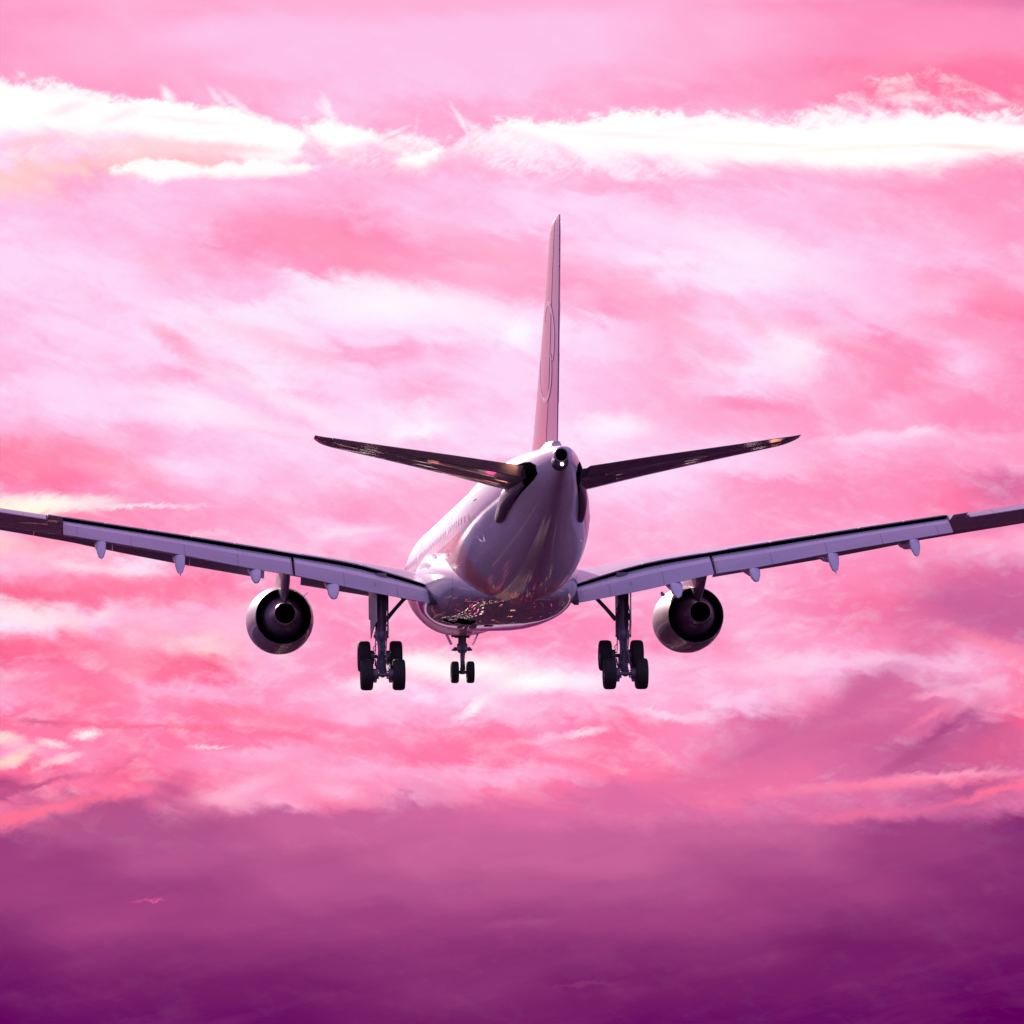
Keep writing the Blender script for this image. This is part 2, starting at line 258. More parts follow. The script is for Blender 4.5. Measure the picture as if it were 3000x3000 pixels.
WISPS = [(13.62, 3.5, .42, .06, 62, (255, 235, 252), .9), (13.72, 4.15, .32, .07, -55, (255, 238, 253), .85), (28.6, 4.55, .9, .06, 4, (255, 220, 215), .7), (27.2, 4.45, .6, .04, 0, (255, 248, 225), .5),
                                 (9.75, 3.2, .42, .10, 62, (255, 244, 253), .85), (9.5, 3.15, .2, .08, 40, (255, 240, 252), .6), (5.0, 2.72, .26, .12, 50, (255, 250, 254), .9), (6.5, 2.85, .4, .09, 48, (255, 240, 252), .7), (7.0, 2.95, .45, .08, 40, (255, 236, 250), .7), (14.0, 3.7, .6, .1, 30, (255, 240, 252), .6), (11.6, 3.85, .4, .05, -20, (255, 244, 253), .8), (6.2, 3.0, .4, .05, -20, (255, 190, 214), .5), (2.0, 3.1, .45, .12, -16, (255, 214, 236), .55), (12.3, 3.7, .05, .3, 10, (255, 222, 240), .4),
                                 (5.6, 3.45, 1.0, .06, 6, (255, 228, 240), .45), (3.6, 3.3, .5, .1, -20, (255, 220, 238), .5), (18.5, 4.0, 1.3, .07, 4, (255, 238, 246), .5), (22.5, 4.35, 1.6, .05, 3, (255, 246, 226), .55), (25.3, 4.5, 1.4, .05, -2, (255, 246, 222), .6), (20.5, 3.75, .8, .06, -6, (255, 236, 244), .4), (6.6, 4.25, 1.3, .13, 4, (255, 204, 216), .8), (4.4, 4.2, 1.0, .1, 6, (255, 214, 222), .6), (1.0, 4.05, .8, .14, -10, (255, 198, 212), .7)]
def wisps(g, colin, vec):
    c_ = colin
    for t in WISPS: c_ = stroke(g, c_, vec, *t)
    return [c_]
col, = group(nt, 'wisps', dict(colin=col, vec=xyz(nt, U + (n4 - .5) * .3, Vv + (n3 - .5) * .2, 0.0)), wisps, ['colout'])
# the rest of the sky dome: violet evening sky overhead and behind, lightened towards the horizon to brighten the undersides
away = (dx * fwd.x + dy * fwd.y + dz * fwd.z).smooth(.93, .30)
skyt = nt.nodes.new('ShaderNodeTexSky'); skyt.sky_type = 'NISHITA'; skyt.sun_disc = False
skyt.sun_elevation = rad(SUN_EL); skyt.sun_rotation = rad(SUN_AZ)
nish = mixc(nt, skyt.outputs[0], (.9, .42, 1.0), 1.0, 'MULTIPLY')
ns = nt.nodes.new('ShaderNodeVectorMath'); ns.operation = 'SCALE'; nt.links.new(nish, ns.inputs[0]); ns.inputs['Scale'].default_value = .10
over = mixc(nt, (.58, .45, 1.02), ns.outputs[0], .35)
low = mixc(nt, over, (.82, .60, .96), dz.smooth(.22, .0))
col = mixc(nt, col, low, away)
low2 = dz.smooth(.0, -.02)
col = mixc(nt, col, lin((60, 10, 60)), low2)
bg = nt.nodes.new('ShaderNodeBackground'); nt.links.new(col, bg.inputs[0]); bg.inputs[1].default_value = 1.0
wo = nt.nodes.new('ShaderNodeOutputWorld'); nt.links.new(bg.outputs[0], wo.inputs[0])
w.cycles.sampling_method = 'MANUAL'; w.cycles.sample_map_resolution = 1024
# ==== GEOMETRY
# ------------------------------------------------------------------ materials
def mat(name, base, rough=.4, metal=0.0, coat=0.0, vary=.08, scale=.6, dirt=None, stretch=(1, .25, 1), bump=0.0, spec=.5):
    m = bpy.data.materials.new(name); m.use_nodes = True
    nt = m.node_tree; b = nt.nodes['Principled BSDF']
    tc = nt.nodes.new('ShaderNodeTexCoord'); mp = nt.nodes.new('ShaderNodeMapping')
    mp.inputs['Scale'].default_value = stretch; nt.links.new(tc.outputs['Object'], mp.inputs['Vector'])
    n = noise(nt, mp.outputs[0], scale, 5, .6)
    c = mixc(nt, tuple(x * (1 - vary) for x in base), tuple(min(1, x * (1 + vary)) for x in base), n.smooth(.3, .7))
    if dirt:
        n_ = noise(nt, mp.outputs[0], scale * 4, 6, .7)
        c = mixc(nt, c, dirt, n_.smooth(.52, .8) * .6)
    nt.links.new(c, b.inputs['Base Color'])
    r = n * .12 + (rough - .06); nt.links.new(r.s, b.inputs['Roughness'])
    b.inputs['Metallic'].default_value = metal; b.inputs['Coat Weight'].default_value = coat; b.inputs['Coat Roughness'].default_value = .04
    b.inputs['Specular IOR Level'].default_value = spec
    if bump:
        bp = nt.nodes.new('ShaderNodeBump'); bp.inputs['Strength'].default_value = bump; bp.inputs['Distance'].default_value = .02
        nt.links.new(n.s, bp.inputs['Height']); nt.links.new(bp.outputs[0], b.inputs['Normal'])
    return m
def panel_lines(m, ylen, zlen, dark=.72, width=.006, axis='yz'):
    """thin skin joints every few metres, laid in the object's own axes"""
    nt = m.node_tree; b = nt.nodes['Principled BSDF']; src = b.inputs['Base Color'].links[0].from_socket
    tc = nt.nodes.new('ShaderNodeTexCoord'); x, y, z = sep(nt, tc.outputs['Object'])
    def line(v, step):
        f = (v / step)._m('FRACT'); d = (f - .5).abs()
        return d.smooth(.5 - width / step * 1.5, .5)
    l = line(y, ylen)
    if zlen: l = l.mx(line(x if axis == 'yx' else z, zlen))
    nt.links.new(mixc(nt, src, mixc(nt, src, (dark, dark, dark), 1.0, 'MULTIPLY'), l), b.inputs['Base Color'])
    return m
WHITE = mat('white paint', (.80, .80, .80), .30, 0, .3, .03, .5)
# fuselage: white above, grey belly below the window belt; the cone keeps more white
FUS = mat('fuselage paint', (.80, .80, .80), .30, 0, .35, .03, .5)
nt = FUS.node_tree; b = nt.nodes['Principled BSDF']
tc = nt.nodes.new('ShaderNodeTexCoord'); fx, fy, fz = sep(nt, tc.outputs['Object'])
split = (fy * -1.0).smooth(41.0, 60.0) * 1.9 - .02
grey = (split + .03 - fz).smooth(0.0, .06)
nn = noise(nt, xyz(nt, fx * .7, fy * .16, fz * .7), 1.0, 5, .62)
gcol = mixc(nt, (.68, .64, .73), (.78, .74, .82), nn.smooth(.3, .7))
soot = noise(nt, xyz(nt, fx * 2.2, fy * .22, fz * 1.2), 1.0, 6, .7)
gcol = mixc(nt, gcol, (.34, .27, .34), soot.smooth(.58, .8) * .35)
stripe = (fz - (split + .02)).abs().smooth(.05, .03)
wsrc = b.inputs['Base Color'].links[0].from_socket
lower = mixc(nt, (.86, .34, .34), gcol, (fy * -1.0).smooth(43.0, 45.5))  # salmon forward part: glow reflected from the pink sky, painted into the colour
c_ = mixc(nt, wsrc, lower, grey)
c_ = mixc(nt, c_, (.82, .80, .78), stripe * (1.0 - (fy * -1.0).smooth(40.0, 43.0)))
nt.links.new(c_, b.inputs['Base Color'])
b.inputs['Roughness'].links and nt.links.remove(b.inputs['Roughness'].links[0])
b.inputs['Roughness'].default_value = .48
b.inputs['Specular IOR Level'].default_value = .2; b.inputs['Coat Weight'].default_value = .55; b.inputs['Coat Roughness'].default_value = .11
panel_lines(FUS, 3.2, 0, .75, .03)
BELLY = mat('belly grey paint', (.62, .58, .67), .5, 0, .7, .10, .6, (.36, .28, .35), (1, .2, 1))
panel_lines(BELLY, 2.1, 1.3, .6, .02, 'yx')
WING = mat('wing grey paint', (.62, .60, .65), .42, 0, .1, .06, .5, (.30, .29, .31), (.3, 1, 1))
panel_lines(WING, 1.9, 2.3, .75, .02, 'yx')
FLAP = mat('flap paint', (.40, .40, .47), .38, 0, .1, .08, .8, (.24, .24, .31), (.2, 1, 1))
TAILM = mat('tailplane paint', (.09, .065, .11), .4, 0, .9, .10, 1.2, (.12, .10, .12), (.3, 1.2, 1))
FIN = mat('fin livery paint', (.72, .25, .32), .34, 0, .2, .06, .5, None, (1, .3, .3))
RUD = mat('rudder livery paint', (.50, .19, .33), .36, 0, .2, .06, .5, None, (1, .3, .3))
EMB = mat('emblem line paint', (.84, .58, .66), .4, 0, 0, .02)
METAL = mat('bare metal', (.50, .47, .50), .32, .9, 0, .12, 2.0, (.2, .17, .2))
DARKM = mat('exhaust metal', (.34, .28, .38), .34, .4, 0, .2, 1.5, (.05, .04, .05))
DUCT = mat('duct lining', (.035, .03, .035), .6, 0, 0, .2, 2)
panel_lines(FLAP, 40, 2.35, .62, .03, 'yx')
BLACK = mat('deep black', (.004, .004, .004), .9, 0, 0, .1, 2, spec=0.0)
GEAR = mat('gear leg paint', (.18, .16, .21), .4, .2, 0, .2, 3, (.06, .05, .06))
TYRE = mat('tyre rubber', (.022, .020, .023), .75, 0, 0, .25, 5, (.05, .045, .05))
RIM = mat('wheel rim', (.30, .29, .31), .4, .6, 0, .2, 5)
GLASS = mat('cabin glass', (.34, .27, .30), .2, 0, .5, .1, 3)
NAC = mat('nacelle paint', (.25, .23, .31), .5, 0, .25, .05, .6, (.34, .30, .34), (1, .3, 1))
CHROME = mat('inlet lip metal', (.75, .74, .76), .14, 1.0, 0, .04)

SEAL = mat('dark fairing paint', (.12, .09, .14), .55, 0, .1, .15, 2)
CANOE = mat('track fairing paint', (.62, .60, .68), .4, 0, .1, .08, .8, (.34, .33, .40), (.6, 1, 1))
# ------------------------------------------------------------------ mesh helpers (all in aeroplane axes; y = -station)
def finish(bm, sharp=35):
    bmesh.ops.recalc_face_normals(bm, faces=bm.faces)
    for f in bm.faces: f.smooth = True
    for e in bm.edges:
        if len(e.link_faces) == 2 and e.calc_face_angle(0) > rad(sharp): e.smooth = False
def obj(name, bm, m, parent, label=None, sharp=35):
    finish(bm, sharp)
    me = bpy.data.meshes.new(name); bm.to_mesh(me); bm.free(); me.materials.append(m)
    o = bpy.data.objects.new(name, me); C.objects.link(o); o.parent = parent
    if label: o['label'] = label
    return o
def loft(bm, rings, caps=(True, True), closed=True):
    vs = [[bm.verts.new(p) for p in r] for r in rings]
    n = len(vs[0])
    for a, b in zip(vs, vs[1:]):
        for i in range(n if closed else n - 1):
            j = (i + 1) % n
            try: bm.faces.new((a[i], a[j], b[j], b[i]))
            except ValueError: pass
    for k, r in ((0, vs[0]), (1, vs[-1])):
        if caps[k]:
            try: bm.faces.new(r if k else r[::-1])
            except ValueError: pass
def lerp(a, b, t): return a + (b - a) * t
def interp(tab, x):
    """smooth (Catmull-Rom) interpolation of table rows (x, ...)"""
    n = len(tab)
    if x <= tab[0][0]: return tab[0][1:]
    if x >= tab[-1][0]: return tab[-1][1:]
    k = max(i for i in range(n - 1) if tab[i][0] <= x)
    a, b = tab[k], tab[k + 1]; h = b[0] - a[0]; t = (x - a[0]) / h
    out = []
    for j in range(1, len(a)):
        def sl(i):
            if i == 0: return (tab[1][j] - tab[0][j]) / (tab[1][0] - tab[0][0])
            if i == n - 1: return (tab[-1][j] - tab[-2][j]) / (tab[-1][0] - tab[-2][0])
            return (tab[i + 1][j] - tab[i - 1][j]) / (tab[i + 1][0] - tab[i - 1][0])
        m0, m1 = sl(k) * h, sl(k + 1) * h
        out.append((2 * t**3 - 3 * t**2 + 1) * a[j] + (t**3 - 2 * t**2 + t) * m0 + (-2 * t**3 + 3 * t**2) * b[j] + (t**3 - t**2) * m1)
    return out
def P(x, s, z): return Vector((x, -s, z))
def revolve(bm, prof, cx, cz, n=48, caps=(False, False)):
    loft(bm, [[P(cx + r * math.cos(2 * math.pi * i / n), s, cz + r * math.sin(2 * math.pi * i / n)) for i in range(n)] for s, r in prof], caps)
def tube(bm, pts, r, n=12, caps=True):
    pts = [Vector(p) for p in pts]; rr = r if isinstance(r, (list, tuple)) else [r] * len(pts)
    rings = []
    for i, p in enumerate(pts):
        d = (pts[min(i + 1, len(pts) - 1)] - pts[max(i - 1, 0)]).normalized()
        u = d.cross(Vector((0, 0, 1)) if abs(d.z) < .9 else Vector((0, 1, 0))).normalized(); v = d.cross(u)
        rings.append([p + (u * math.cos(2 * math.pi * k / n) + v * math.sin(2 * math.pi * k / n)) * rr[i] for k in range(n)])
    loft(bm, rings, (caps, caps))
def box(bm, c, h, rot=None, bev=0.0):
    r = bmesh.ops.create_cube(bm, size=1)
    for v in r['verts']:
        v.co = Vector((v.co.x * h[0] * 2, v.co.y * h[1] * 2, v.co.z * h[2] * 2))
        if rot is not None: v.co = rot @ v.co
        v.co += Vector(c)
    if bev:
        es = {e for v in r['verts'] for e in v.link_edges}
        bmesh.ops.bevel(bm, geom=list(es), offset=bev, segments=2, affect='EDGES')
def naca(u): return 5 * (.2969 * math.sqrt(max(u, 0)) - .126 * u - .3516 * u * u + .2843 * u**3 - .1015 * u**4)
US = [0.5 - 0.5 * math.cos(math.pi * k / 16) for k in range(17)]
def foil(x, s0, z0, s1, z1, t, camber=0.0, tmin=.02, low=1.0, xs=None):
    """closed airfoil ring in the plane x = const, leading edge (s0, z0), trailing edge (s1, z1)"""
    up_, lo_ = [], []
    for u in US:
        h = max(naca(u) * t, tmin * .5 if u > .5 else 0); cz = camber * 4 * u * (1 - u)
        ss, zz = lerp(s0, s1, u), lerp(z0, z1, u) + cz
        up_.append(P(x, ss, zz + h)); lo_.append(P(x, ss, zz - h * low))
    return up_ + lo_[::-1][:-1]
def mirror(rings, sgn): return [[Vector((p.x * sgn, p.y, p.z)) for p in r] for r in rings]

# ------------------------------------------------------------------ the aeroplane
plane = bpy.data.objects.new('airliner', None); C.objects.link(plane)
plane.matrix_world = AIR
plane['label'] = 'wide-body twin-engine airliner on final approach, wheels and flaps down, seen from behind and below'
plane['category'] = 'airplane'
def EMPTYPART(name): return None

# fuselage ------------------------------------------------
FT = [  # station, half width, top z, bottom z
    (.0, .05, -.78, -.88), (.25, .55, -.30, -1.32), (.8, 1.05, .12, -1.72), (1.8, 1.62, .72, -2.12), (3.0, 2.08, 1.45, -2.38), (4.5, 2.45, 2.15, -2.42), (6.5, 2.70, 2.62, -2.55), (9.0, 2.81, 2.80, -2.68),
    (11.0, 2.82, 2.82, -2.74), (15.0, 2.82, 2.82, -2.82), (40.0, 2.82, 2.82, -2.82), (43.0, 2.78, 2.82, -2.72), (46.0, 2.62, 2.82, -2.40), (49.0, 2.32, 2.80, -1.90), (52.0, 1.94, 2.76, -1.30), (55.0, 1.56, 2.68, -.66),
    (57.5, 1.24, 2.58, -.10), (59.5, .96, 2.50, .40), (61.0, .72, 2.42, .84), (62.2, .50, 2.33, 1.20), (62.9, .38, 2.26, 1.42), (63.05, .34, 2.22, 1.47)]
def fus_ring(s, n=56):
    hw, zt, zb = interp(FT, s); hw = max(hw, .02)
    cz = (zt + zb) / 2; hz = (zt - zb) / 2
    # aft of the pressure cabin the section is deeper than wide: widest part above the middle
    lift = .0 if s < 41 else min(.30, (s - 41) * .022)
    out = []
    for i in range(n):
        a = 2 * math.pi * i / n
        zz = math.sin(a)
        out.append(P(hw * math.cos(a), s, cz + hz * zz + lift * hz * math.cos(a)**2))
    return out
bm = bmesh.new()
sts = [0, .1, .25, .5, .8, 1.2, 1.8, 2.4, 3, 3.7, 4.5, 5.5, 6.5, 7.7, 9, 10, 11] + [12, 13, 14, 15] + [15 + i * 2.5 for i in range(1, 11)] + [40 + i * .75 for i in range(1, 30)] + [62.2, 62.6, 62.9, 63.05]
loft(bm, [fus_ring(s) for s in sts], (True, True))
fuselage = obj('fuselage', bm, FUS, plane)
# tail cone exhaust pipe
hw, zt, zb = interp(FT, 63.05); cz = (zt + zb) / 2
bm = bmesh.new()
revolve(bm, [(62.7, .33), (63.1, .31), (63.35, .29), (63.36, .24), (62.4, .22)], -.09, cz + .04, 28, (False, False))
obj('exhaust_pipe', bm, DARKM, plane)
bm = bmesh.new(); revolve(bm, [(63.345, .238), (63.325, .22), (63.32, .01)], -.09, cz + .04, 24, (False, True))
obj('exhaust_opening', bm, BLACK, plane)
bm = bmesh.new(); revolve(bm, [(62.5, .34), (63.1, .31), (63.28, .27), (63.30, .20), (63.25, .02)], -.09, cz - .20, 28, (False, True)); obj('light_housing', bm, DUCT, plane)
bm = bmesh.new(); revolve(bm, [(63.24, .07), (63.30, .065), (63.34, .04), (63.35, .01)], -.06, cz - .33, 20, (False, True))
LAMP = bpy.data.materials.new('tail lamp'); LAMP.use_nodes = True
LAMP.node_tree.nodes['Principled BSDF'].inputs['Emission Color'].default_value = (1, .82, .8, 1); LAMP.node_tree.nodes['Principled BSDF'].inputs['Emission Strength'].default_value = 6
obj('tail_light', bm, LAMP, plane)
# cabin windows and doors, sub-parts of the fuselage
def skin_x(s, z):
    hw, zt, zb = interp(FT, s); cz = (zt + zb) / 2; hz = (zt - zb) / 2
    q = (z - cz) / hz; l = 0 if s < 41 else min(.30, (s - 41) * .022)
    t = q if l < 1e-4 else (1 - math.sqrt(max(0, 1 - 4 * l * (q - l)))) / (2 * l)
    return hw * math.sqrt(max(0, 1 - t * t))
def on_side(s, z, sgn, off=.004):
    x = skin_x(s, z)
    return P(sgn * (x + off), s, z)
def side_patch(s, z, w_, h_, sgn, depth=.006, n=12, pw=3.0):
    """rounded panel lying on the skin, with a small real thickness"""
    bm = bmesh.new(); A, B = [], []
    for i in range(n):
        a = 2 * math.pi * i / n; c_, s_ = math.cos(a), math.sin(a)
        du = (abs(c_)**(2 / pw)) * math.copysign(1, c_) * w_ / 2; dv = (abs(s_)**(2 / pw)) * math.copysign(1, s_) * h_ / 2
        A.append(on_side(s + du, z + dv, sgn, -.03)); B.append(on_side(s + du, z + dv, sgn, depth))
    loft(bm, [A, B], (True, True)); return bm
ws = [s for s in [7.2 + i * 1.07 for i in range(48)] if not any(abs(s - d) < .75 for d in (6.3, 17.6, 37.2, 48.2)) and s < 47.5]
for sgn in (-1, 1):
    for s in ws:
        obj('cabin_window', side_patch(s, .50, .23, .33, sgn), GLASS, fuselage)
    for s, hh in ((5.6, 1.9), (17.6, 1.9), (37.2, 1.8), (48.2, 1.8)):
        d = obj('cabin_door', side_patch(s, .28, 1.07, hh, sgn, .007 if s < 45 else .002, 20, 6), WHITE, fuselage)
# antennas
for s, z0, h in ((14, 2.8, .42), (25, 2.8, .38), (33, 2.8, .34)):
    bm = bmesh.new(); loft(bm, [foil_ for foil_ in [[P(.03 * k, s + u, z0 - .02 + zz) for k, u in ((0, -.25 + zz * .5), (1, 0 + zz * .3), (0, .25 - 0 * zz), (-1, 0 + zz * .3))] for zz in (0, h)]])
    obj('antenna', bm, WHITE, plane)
for s, z0 in ((30.5, -2.79), (45.5, -2.45)):
    bm = bmesh.new(); loft(bm, [[P(.03 * k, s + u, z0 - zz) for k, u in ((0, -.2 + zz * .5), (1, 0 + zz * .3), (0, .22), (-1, 0 + zz * .3))] for zz in (-.1, .36)])
    obj('antenna', bm, WHITE, plane)

# belly fairing -------------------------------------------
BT = [(17.2, 1.0, -2.60, -2.0), (18.5, 1.9, -2.84, -1.3), (20.5, 2.75, -3.00, -.9), (23.0, 3.28, -3.14, -.7), (26.0, 3.48, -3.21, -.7), (30.0, 3.46, -3.24, -.8), (33.0, 3.28, -3.22, -.95),
      (35.2, 3.06, -3.12, -1.1), (37.2, 2.74, -2.97, -1.35), (39.0, 2.30, -2.86, -1.8), (40.6, 1.7, -2.80, -2.1), (41.8, 1.0, -2.72, -2.4)]
def bel_ring(s, n=40):
    hw, zb, zt = interp(BT, s); out = []
    c0 = zt
    for i in range(n):                              # lower half: rounded box; upper half hidden in the body
        a = 2 * math.pi * i / n; c_, s_ = math.cos(a), math.sin(a)
        e = 2 / 3.1
        x = hw * abs(c_)**e * math.copysign(1, c_)
        z = c0 + (zt + 1.4 - c0 if s_ > 0 else c0 - zb) * abs(s_)**e * math.copysign(1, s_)
        if s_ > 0: x *= (1 - .45 * s_)
        out.append(P(x, s, z))
    return out
bm = bmesh.new()
loft(bm, [bel_ring(17.2 + i * .55) for i in range(45)])
belly = obj('belly_fairing', bm, BELLY, plane)
# fillet where the wing's trailing edge meets the body
for sgn in (-1, 1):
    bm = bmesh.new()
    rings = []
    for s, r_, zc, xc in ((28.0, .75, -.75, 2.75), (30.0, .72, -.72, 2.80), (31.6, .62, -.78, 2.82), (33.0, .50, -.95, 2.72), (34.4, .34, -1.2, 2.58), (35.6, .14, -1.5, 2.45)):
        rings.append([P(sgn * (xc + r_ * .9 * math.cos(2 * math.pi * i / 20)), s, zc + r_ * math.sin(2 * math.pi * i / 20) * 1.05) for i in range(20)])
    loft(bm, rings); obj('wing_fillet', bm, WHITE, plane)

# fin and rudder ------------------------------------------
#      z,   LE,    TE,    hinge, half thickness
FZ = [(2.2, 50.4, 60.4, 57.9, .47), (2.75, 51.6, 60.55, 58.0, .43), (4.5, 53.4, 60.95, 58.9, .38), (8.0, 56.9, 61.75, 60.2, .28), (10.9, 59.2, 62.35, 61.3, .20), (11.25, 59.6, 62.45, 61.45, .17), (11.45, 60.4, 62.5, 61.55, .11), (11.55, 61.4, 62.5, 61.6, .04)]
def fin_ring(z, le, te, t, cut0, cut1, cham=.0):
    A, B = [], []
    for u in [lerp(cut0, cut1, k / 18) for k in range(19)]:
        h = max(naca(u) * t * 2.0, .02); s = lerp(le, te, u)
        A.append(P(h, s, z)); B.append(P(-h, s, z))
    return A + B[::-1]
def fin_at(z): return interp(FZ, z)
bm = bmesh.new(); rings = []; zs = [2.0, 2.5, 3.2, 4, 5, 6, 7, 8, 9, 10, 10.6, 11.0, 11.25, 11.42, 11.53]
for z in zs:
    le, te, hg, t = fin_at(z); rings.append(fin_ring(z, le, te, t, 0.002, (hg - le) / (te - le)))
loft(bm, rings)
fin = obj('fin', bm, FIN, plane)
bm = bmesh.new(); rings = []
for z in [2.62, 3.2, 4, 5, 6, 7, 8, 9, 10, 10.6, 11.0, 11.25, 11.42, 11.53]:
    le, te, hg, t = fin_at(z); u0_ = (hg + .05 - le) / (te - le)
    r = fin_ring(z, le, te, t * .93, u0_, 1.0); rings.append(r)
loft(bm, rings)
obj('rudder', bm, RUD, fin)
# dorsal fillet
bm = bmesh.new()
loft(bm, [[P(-w_, s, 2.2), P(-w_ * .45, s, lerp(2.6, z, .5)), P(0, s, z), P(w_ * .45, s, lerp(2.6, z, .5)), P(w_, s, 2.2)] for s, z, w_ in ((47.5, 2.72, .15), (49.5, 2.98, .4), (51.5, 3.25, .55), (54, 3.1, .62), (58.0, 2.95, .52), (60.0, 2.72, .35))])
obj('fin_fillet', bm, WHITE, plane)
# emblem outlines on both sides of the fin
def fin_skin(s, z, sgn, off):
    le, te, hg, t = fin_at(z); u = min(max((s - le) / (te - le), .01), .99)
    return P(sgn * (max(naca(u) * t * 2.0, .02) + off), s, z)
def ribbon(path, w_, sgn):
    bm = bmesh.new(); n = len(path); rows = []
    for i, (s, z) in enumerate(path):
        a = Vector(path[max(i - 1, 0)]); b_ = Vector(path[min(i + 1, n - 1)]); d = (b_ - a).normalized(); q = Vector((-d.y, d.x)) * w_ / 2
        rows.append([fin_skin(s + q.x, z + q.y, sgn, -.01), fin_skin(s + q.x, z + q.y, sgn, .012), fin_skin(s - q.x, z - q.y, sgn, .012), fin_skin(s - q.x, z - q.y, sgn, -.01)])
    loft(bm, rows); return bm
up_loop = [(59.5 + 1.15 * math.cos(rad(a)), 7.0 + 1.25 * math.sin(rad(a))) for a in range(150, -61, -10)]
lo_loop = [(58.3 + 1.55 * math.cos(rad(a)), 5.75 + 1.30 * math.sin(rad(a))) for a in range(160, 381, 10)]
for sgn in (-1, 1):
    obj('fin_emblem', ribbon(up_loop, .17, sgn), EMB, fin)
    obj('fin_emblem', ribbon(lo_loop, .17, sgn), EMB, fin)
# static wicks at the rudder
for z in (11.3, 10.7, 10.15, 9.5):
    le, te, hg, t = fin_at(z); bm = bmesh.new(); tube(bm, [P(0, te - .05, z), P(0, te + .3, z - .02)], .015, 6); obj('static_wick', bm, BLACK, fin)

# tailplane -----------------------------------------------
TPT = [  # x, LE s, LE z, TE s, TE z, thickness
    (.55, 53.75, 1.10, 60.25, 1.55, .62), (1.1, 54.06, 1.18, 60.3, 1.62, .60), (4.0, 55.86, 1.72, 60.6, 2.04, .42), (7.0, 57.72, 2.25, 60.9, 2.44, .28), (9.0, 58.95, 2.58, 61.1, 2.72, .18), (9.45, 59.4, 2.68, 61.15, 2.78, .12), (9.72, 60.2, 2.77, 61.18, 2.83, .05)]
for sgn in (-1, 1):
    bm = bmesh.new(); rings = []
    for x in [.55, 1.1, 2, 3, 4, 5, 6, 7, 8, 8.6, 9.0, 9.25, 9.45, 9.6, 9.72]:
        ls, lz, ts, tz, t = interp(TPT, x); hs, hz_ = lerp(ls, ts, .70), lerp(lz, tz, .70)
        rings.append(foil(x, ls, lz, hs, hz_, t, 0, t * .62, 1.0))
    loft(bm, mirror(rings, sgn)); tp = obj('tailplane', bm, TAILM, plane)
    bm = bmesh.new(); rings = []
    for x in [1.35, 2, 3, 4, 5, 6, 7, 8, 8.6, 9.0]:
        ls, lz, ts, tz, t = interp(TPT, x); s0_, z0_ = lerp(ls, ts, .705), lerp(lz, tz, .705); s1_, z1_ = ts, tz
        rings.append([P(x, s0_, z0_ + t * .28), P(x, s1_, z1_ + .015), P(x, s1_, z1_ - .015), P(x, s0_, z0_ - t * .28)])
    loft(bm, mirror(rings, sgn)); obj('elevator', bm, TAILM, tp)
    bm = bmesh.new(); rings = []
    for x in [9.02, 9.25, 9.45, 9.6, 9.72]:
        ls, lz, ts, tz, t = interp(TPT, x); s0_, z0_ = lerp(ls, ts, .69), lerp(lz, tz, .69)
        rings.append([P(x, s0_, z0_ + t * .28), P(x, ts, tz + .01), P(x, ts, tz - .01), P(x, s0_, z0_ - t * .28)])
    loft(bm, mirror(rings, sgn)); obj('tailplane_tip', bm, TAILM, tp)
    # dark plate round the trim opening, and the bulged fairing ahead of it
    bm = bmesh.new(); rings = []
    for s, z0_, z1_ in ((54.2, .62, 1.3), (54.7, .55, 1.75), (55.8, .66, 1.92), (57.0, .84, 1.98), (58.2, 1.0, 1.97), (59.3, 1.16, 1.90), (60.2, 1.36, 1.72)):
        zz = [lerp(z0_, z1_, k / 5) for k in range(6)]
        rings.append([P(sgn * (skin_x(s, z) + .018), s, z) for z in zz] + [P(sgn * (skin_x(s, z) - .05), s, z) for z in zz[::-1]])
    loft(bm, rings); obj('trim_opening', bm, BLACK, tp)
    bm = bmesh.new()
    loft(bm, [[P(sgn * (skin_x(s, zc) + xo + rx * math.cos(2 * math.pi * i / 16)), s, zc + rz * math.sin(2 * math.pi * i / 16)) for i in range(16)]
              for s, xo, zc, rx, rz in ((51.4, -.03, .10, .05, .08), (51.9, -.02, .16, .14, .24), (52.8, .0, .36, .19, .36), (54.0, .0, .74, .22, .44), (55.8, .0, 1.02, .18, .38), (57.8, -.03, 1.22, .08, .2))])
    obj('root_fairing', bm, SEAL, tp)

